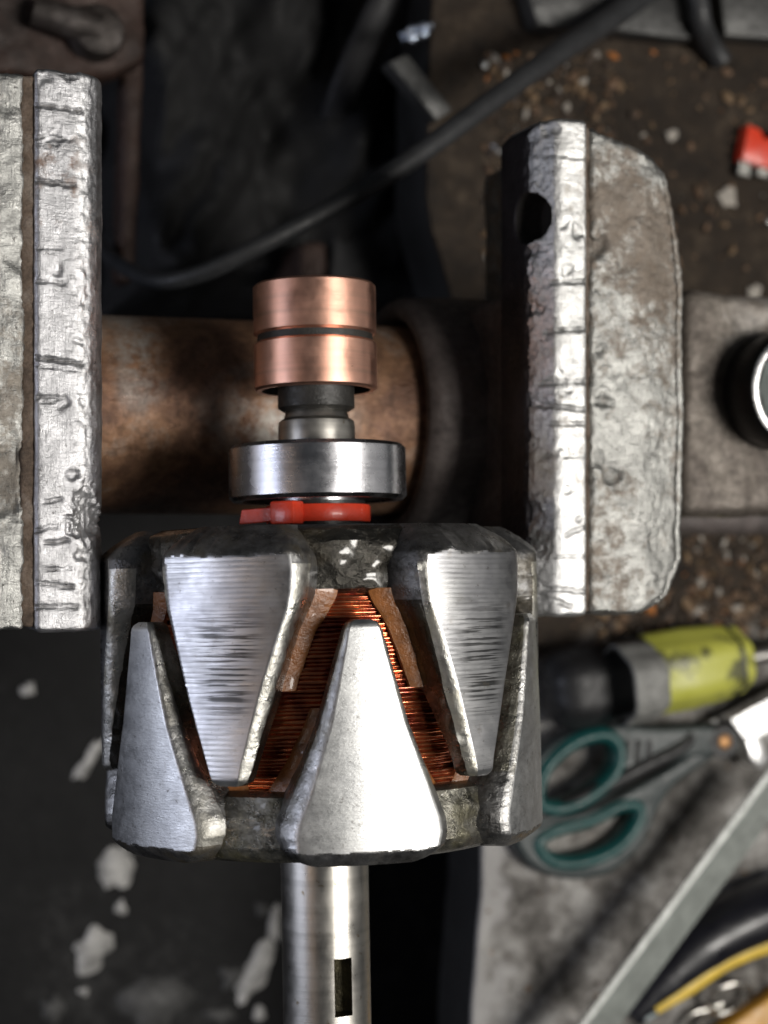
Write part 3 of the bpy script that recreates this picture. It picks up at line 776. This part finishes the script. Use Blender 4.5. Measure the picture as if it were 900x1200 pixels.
# ---- crumbs, swarf and chips on the bench
CR = [plain('crumb_tan', (.17, .11, .06), .7), plain('crumb_orange', (.34, .12, .025), .6), plain('crumb_pale', (.34, .31, .27), .6), plain('crumb_dark', (.05, .035, .025), .7), plain('crumb_brown', (.14, .085, .05), .7), plain('swarf', (.6, .6, .6), .3, 1.0)]
def crumbs(name, areas, cnt, seed, rmin, rmax):
    rnd = random.Random(seed); vs, fs, fm = [], [], []
    base = [(1, 0, 0), (-1, 0, 0), (0, 1, 0), (0, -1, 0), (0, 0, 1), (0, 0, -1), (.6, .6, .5), (-.6, .5, .6), (.5, -.6, .6), (-.5, -.6, .5)]
    bmc = bmesh.new()
    for b in base: bmc.verts.new(b)
    bmesh.ops.convex_hull(bmc, input=bmc.verts); bmc.verts.index_update()
    bv = [v.co.copy() for v in bmc.verts]; bf = [[v.index for v in f.verts] for f in bmc.faces]; bmc.free()
    for q in range(cnt):
        x0, y0, x1, y1 = rnd.choice(areas)
        c = P(rnd.uniform(x0, x1), rnd.uniform(y0, y1), ZB)
        if c.x < 90: continue
        r = rmin+(rmax-rmin)*rnd.random()**3.2
        rot = Matrix.Rotation(rnd.random()*6.3, 3, 'Z') @ Matrix.Rotation(rnd.random()*6.3, 3, 'X')
        sc = Vector((rnd.uniform(.7, 1.7), rnd.uniform(.6, 1.1), rnd.uniform(.4, .9)))
        o = len(vs); mi = rnd.choices(range(6), (6, 1.0, 1.6, 8, 8, .5))[0]
        for b in bv:
            v = rot @ Vector((b.x*sc.x*rnd.uniform(.7, 1.2), b.y*sc.y, b.z*sc.z))*r
            vs.append((c.x+v.x, c.y+v.y, max(ZB+.05, ZB+r*.45+v.z)))
        for f in bf: fs.append([o+i for i in f]); fm.append(mi)
    me = mesh_of(name, vs, fs, fm); fix_normals(me)
    return tag(link(name, me, CR, None, False), 'crumbs and metal chips scattered over the grimy bench', 'crumbs', None, 'stuff')
crumbs('crumbs', [(540, 60, 900, 330), (540, 60, 720, 180), (800, 610, 900, 740), (700, 690, 900, 750), (520, 160, 600, 340)], 1700, 3, .3, 2.4)
crumbs('grit', [(560, 880, 900, 1200), (620, 720, 900, 900)], 350, 8, .25, 1.0)

# ---- red blade fuse
fz = tag(empty('blade_fuse', tuple(P(880, 180, ZB))), 'red plastic blade fuse with two metal prongs on the dark bench at right', 'fuse')
f0 = P(880, 180, ZB); k_ = .292
def fpoly(pts): return [((x-880)*k_, (180-y)*k_) for x, y in pts]
prism('body', fpoly([(862, 150), (880, 156), (884, 166), (896, 166), (900, 154), (918, 158), (914, 206), (853, 193)]), 1.0, 7.0, RED, fz, 'xy', .7, 2)
for x0 in (856, 882):
    prism('prong', fpoly([(x0, 188), (x0+16, 191), (x0+13, 212), (x0-3, 209)]), 3.0, 4.4, plain('tinned_metal', (.30, .30, .28), .45, .8), fz, 'xy', .2, 1)

# ---- pale paint chips on the bench
for i, (x, y, r, lab) in enumerate(((853, 232, 4.2, 'white paint flake just below the red fuse'), (882, 342, 3.4, 'white paint flake beside the vice, above the black socket'), (786, 158, 2.6, 'small white flake by the far back corner of the right jaw'), (573, 297, 2.8, 'pinkish white chip left of the screw hole in the right jaw'))):
    c = P(x, y, ZB); n = 13; vs = []
    for k in range(n):
        a = 2*math.pi*k/n; q = r*(1+.7*noise.noise(Vector((math.cos(a)*1.5, math.sin(a)*1.5, i*3.3))))
        vs.append((q*math.cos(a), q*.75*math.sin(a)))
    o = prism('paint_flake', vs, .1, 1.3, CR[2], None, 'xy', .3, 1); o.location = c*S
    tag(o, lab, 'paint flake', 'paint flakes on the bench')

# ---- black socket on the anvil
ANZ = -25.6
sc_ = P(905, 460, ANZ)
so = tag(empty('impact_socket', (sc_.x, sc_.y, ANZ)), 'black round socket with a bright worn rim standing on the vice body', 'socket')
lathe('socket_wall', [(11.5, 0), (15.4, 0), (15.9, .8), (15.9, 13.0), (15.2, 14.0)], plain('black_oxide', (.018, .017, .018), .38, .6, .4, 120, .15), so, 64, 'z')
lathe('worn_rim', [(15.2, 14.0), (14.2, 14.6), (13.2, 14.4), (12.6, 13.4)], plain('bright_rim', (.80, .80, .80), .3, 1.0, .1, 200, .1), so, 64, 'z', smoothdeg=60)
lathe('socket_bore', [(12.6, 13.4), (11.8, 10), (11.0, 3.0), (0.01, 3.0)], plain('socket_bore_metal', (.07, .085, .08), .5, .2, .4, 150, .2), so, 12, 'z', smoothdeg=10)

# ================================================================== TOOLS ON THE BENCH
TEAL = plain('teal_grip', (.004, .058, .056), .42, 0, .2, 150, .12)
GREYH = plain('grey_handle_plastic', (.036, .047, .048), .45, 0, .22, 130, .15)
DARKP = plain('dark_handle_plastic', (.016, .016, .017), .5, 0, .3, 130, .15)
BLADE = plain('scissor_steel', (.72, .72, .72), .28, 1.0, .12, 160, .08)
def flat_shape(name, outer, holes, z0, z1, mat, parent, bev=.9):
    cu = bpy.data.curves.new(name, 'CURVE'); cu.dimensions = '2D'; cu.fill_mode = 'BOTH'
    for pts in [outer]+holes:
        sp = cu.splines.new('POLY'); sp.points.add(len(pts)-1); sp.use_cyclic_u = True
        for q, p in zip(sp.points, pts): q.co = (p[0]*S, p[1]*S, 0, 1)
    cu.extrude = (z1-z0)/2*S-bev*S; cu.bevel_depth = bev*S; cu.bevel_resolution = 2; cu.offset = -bev*S
    o = bpy.data.objects.new('tmp', cu); COL.objects.link(o); bpy.context.view_layer.update()
    dg = bpy.context.evaluated_depsgraph_get()
    me = bpy.data.meshes.new_from_object(o.evaluated_get(dg), depsgraph=dg)
    bpy.data.objects.remove(o); bpy.data.curves.remove(cu)
    me.materials.clear(); me.transform(Matrix.Translation((0, 0, (z0+z1)/2*S)))
    bm = bmesh.new(); bm.from_mesh(me); bmesh.ops.remove_doubles(bm, verts=bm.verts, dist=1e-6); bm.to_mesh(me); bm.free()
    o = link(name, me, mat, parent); sharp(me, 40); return o
def spl(pts, n=6):
    N = len(pts); out = []
    for i in range(N):
        p0, p1, p2, p3 = (Vector(pts[(i+k) % N]) for k in (-1, 0, 1, 2))
        for j in range(n):
            t = j/n
            out.append(tuple(.5*((2*p1)+(p2-p0)*t+(2*p0-5*p1+4*p2-p3)*t*t+(-p0+3*p1-3*p2+p3)*t**3)))
    return out
ZT = ZB+8
sb = P(836, 866, ZT)
scis = tag(empty('scissors', (sb.x, sb.y, ZB)), 'scissors with teal and grey plastic handles lying on the bench below the screwdriver', 'scissors')
def sp_(pts): return [((P(x, y, ZT)-sb).x, (P(x, y, ZT)-sb).y) for x, y in pts]
up_o = sp_(spl([(606, 968), (602, 930), (622, 885), (662, 856), (712, 848), (770, 850), (822, 848), (852, 856), (850, 880), (800, 885), (745, 905), (690, 938), (640, 962)]))
up_h = sp_(spl([(622, 938), (628, 900), (658, 870), (694, 858), (712, 868), (714, 892), (696, 918), (656, 942)]))
h1 = flat_shape('handle', up_o, [up_h], 6, 15, GREYH, scis, 1.6)
tube('grip_lining', [Vector((x, y, 11.5)) for x, y in up_h[::2]], 3.1, TEAL, h1, 12, True, 1.9, 2, up=(0, 0, 1))
dn_o = sp_(spl([(604, 985), (612, 968), (650, 960), (700, 945), (752, 918), (800, 890), (838, 862), (856, 872), (830, 892), (790, 920), (770, 950), (752, 990), (712, 1024), (662, 1030), (622, 1014)]))
dn_h = sp_(spl([(630, 990), (648, 974), (690, 962), (728, 944), (748, 946), (746, 966), (722, 994), (684, 1010), (648, 1010)]))
h2 = flat_shape('handle', dn_o, [dn_h], .4, 9, GREYH, scis, 1.6)
tube('grip_lining', [Vector((x, y, 5.2)) for x, y in dn_h[::2]], 3.0, TEAL, h2, 12, True, 1.8, 2, up=(0, 0, 1))
# dark strip along the gap between the handles, standing in for its shade
gap_line = [(P(x, y, ZT+7)-sb).xy for x, y in ((612, 958), (660, 946), (710, 922), (760, 896), (796, 878), (812, 862))]
tube('gap_shade', [Vector((p.x, p.y, 14.0)) for p in gap_line], [1.6, 2.4, 2.8, 2.9, 2.8, 2.0], DARKP, h1, 10, False, 1.1, 4)
for i in range(3):
    x = 737+i*13
    a, b = (P(x, 868, ZT+8)-sb), (P(x-2, 894, ZT+8)-sb)
    tube('grip_slot', [Vector((a.x, a.y, 14.6)), Vector((b.x, b.y, 14.6))], 1.2, DARKP, h1, 10)
b1 = sp_([(828, 848), (872, 832), (960, 786), (975, 812), (870, 872), (838, 878)])
prism('blade', b1, 4.8, 6.6, BLADE, scis, 'xy', .3, 1)
b1 = sp_([(842, 840), (905, 806), (975, 775), (985, 800), (925, 838), (862, 868)])
prism('blade', b1, 8.0, 15.6, BLADE, scis, 'xy', .4, 1)
b2 = sp_([(862, 858), (876, 854), (892, 888), (880, 900), (868, 884)])
prism('blade_heel', b2, 3.0, 14.0, plain('heel_glint_steel', (.85, .85, .85), .35, 1.0, .08), scis, 'xy', .8, 2)  # brighter steel, the heel's glint put into its colour
pv = lathe('pivot_screw', [(0.01, 16.4), (1.8, 16.4), (2.6, 15.9), (2.7, 14.0), (2.7, 2)], BRASS, scis, 28, 'z')
lathe('pivot_washer', [(0.01, 15.2), (5.4, 15.2), (5.8, 14.4), (5.8, 6)], DARKP, scis, 32, 'z')

# ---- screwdriver
YEL = NT('yellow_grip_plastic')
yk = YEL.ramp(YEL.noise(48, 7, .7), [(.56, 0.0), (.64, .85)])
YEL = YEL.set(color=YEL.mix(yk, YEL.mix(YEL.noise(120, 5), (.42, .43, .05), (.60, .60, .13)), (.03, .03, .025)), rough=.4, normal=YEL.bump(YEL.noise(600, 4), .15))
ZD = ZB+14.2
d0, d1 = P(640, 812, ZD), P(862, 773, ZD)
sd = tag(empty('screwdriver', tuple(Vector((d0.x, d0.y, ZB))), (0, 0, math.atan2(d1.y-d0.y, d1.x-d0.x))), 'screwdriver with a fat black and yellow handle lying on the bench', 'screwdriver')
Ld = (d1-d0).length
def lob(i, a, t): return .55*math.cos(6*t)
def sdl(name, prof, mat, parent, w=lob, n=60):
    o = lathe(name, prof, mat, parent, n, 'x', w, 50)
    o.location = (0, 0, 14.2*S); return o
g = sdl('grip', [(0.6, 0), (8, .6), (11.5, 3), (13.2, 8), (13.4, 22), (12.6, 32), (12.8, 40)], DARKP, sd)
sdl('grip_patch', [(13.0, 19), (13.75, 19.4), (13.3, 27), (13.0, 31.6), (12.6, 32)], plain('worn_grey_print', (.20, .20, .19), .5, 0, .5, 160, .2), g, lambda i, a, t: .55*math.cos(6*t)-1.2*max(0, math.cos(t-2.9)))
sdl('yellow_collar', [(12.8, 37), (13.4, 38), (13.6, 52), (12.8, Ld-10), (12.0, Ld-4.4)], YEL, sd)
sdl('black_band', [(12.0, Ld-4.4), (12.25, Ld-3.8), (12.25, Ld-3), (11.6, Ld-2.6)], DARKP, sd)
sdl('yellow_nose', [(11.6, Ld-2.6), (11.2, Ld+.5), (9.2, Ld+2.2), (3.4, Ld+2.4)], YEL, sd)
sdl('shank', [(3.3, Ld), (3.3, Ld+90), (0.1, Ld+91)], plain('dull_shank', (.34, .33, .31), .4, 1.0, .2, 200, .1), sd, None, 24)

# ---- hacksaw blade, propped on the scissor heel and the tool handle
SAW = plain('green_grey_saw_paint', (.12, .132, .122), .42, .35, .25, 90, .15)
za, zb = -122.0, -120.0
A0, B0 = P(905, 900, za), P(660, 1230, zb)
dirv = (B0-A0); Ls = dirv.length; ang = math.atan2(dirv.y, dirv.x)
nt = int(Ls/2.3); pl = []
for i in range(nt):
    x = Ls*i/nt
    pl += [(x, 0), (x+.4, -1.0)] if False else [(x, -1.5), (x+2.0, 0.0)]
pl += [(Ls, -.5), (Ls, 11.0), (0, 11.0)]
hs = prism('hacksaw_blade', [(x, y) for x, y in pl], -.5, .5, SAW, None, 'xy', 0)
hs.rotation_euler = (0, -math.asin((zb-za)/Ls), ang); hs.location = A0*S
ed = prism('tooth_edge', pl[:-3]+[(Ls, .0), (Ls, 1.2), (0, 1.2)], -.62, .62, plain('bare_tooth_steel', (.34, .35, .34), .45, 1.0, .2, 300, .1), hs, 'xy', 0)
tag(hs, 'long grey green hacksaw blade with fine teeth lying across the bench', 'saw blade')

# ---- black and yellow tool handle, bottom right
HB = plain('glossy_black_vinyl', (.007, .007, .011), .36, 0, .3, 60, .15, .1)
YS_ = plain('yellow_stripe', (.72, .50, .06), .42, 0, .2, 100, .15)
PALE = plain('pale_blue_grey_edge', (.34, .39, .40), .4, 0, .2, 100, .15)
h0 = P(860, 1110, ZB)
th = tag(empty('tool_handle', tuple(h0)), 'glossy black curved tool handle with a yellow stripe, bottom right corner', 'tool handle')
def hp_(pts, z): return [P(x, y, ZB+z)-h0 for x, y in pts]
tube('grip', hp_([(738, 1192), (775, 1150), (820, 1108), (872, 1078), (930, 1058), (990, 1050)], 11), [4.5, 8.0, 10.2, 11.0, 11.4, 11.4], HB, th, 24, False, 1.0, 8)
tube('pale_edge', hp_([(752, 1192), (790, 1158), (835, 1124), (885, 1100), (940, 1086)], 14), [2.2, 4.2, 4.6, 3.4, 2.5], PALE, th, 16, False, .9, 8)
tube('yellow_stripe', hp_([(768, 1184), (806, 1156), (850, 1126), (900, 1106), (960, 1092)], 16.5), [1.5, 3.2, 3.3, 3.4, 3.4], YS_, th, 16, False, .8, 8)
# ---- wire ring with a clip
WIREM = plain('bright_wire', (.62, .60, .56), .25, 1.0, .15, 200, .05)
r0 = P(850, 1170, ZB)
ring = tag(empty('wire_ring', tuple(r0)), 'bent bright wire ring with a hooked tail below the yellow striped handle', 'ring')
def rp(pts, z): return [P(x, y, ZB+zz)-r0 for (x, y), zz in zip(pts, z)]
tube('loop', rp([(828, 1174), (840, 1160), (862, 1152), (878, 1156), (876, 1170), (860, 1182), (842, 1188), (832, 1184)], [5, 7, 8, 7, 5, 3, 2, 3]), .95, WIREM, ring, 10, True, 1, 6)
tube('tail', rp([(846, 1176), (832, 1182), (815, 1186), (800, 1196), (788, 1212)], [4, 3.5, 3, 2, 1]), .95, WIREM, ring, 10, False, 1, 6)
tube('hook', rp([(836, 1178), (826, 1190), (814, 1204), (806, 1216)], [4, 3, 2, 1.2]), .9, WIREM, ring, 10, False, 1, 6)
# ---- orange box corner
slab('orange_case', [(842, 1212), (918, 1158), (990, 1150), (990, 1290), (850, 1290)], ZB+8, 8, plain('orange_plastic', (.55, .27, .02), .4, 0, .15, 100, .15), 'orange yellow plastic case just entering the bottom right corner', 'case', 2)
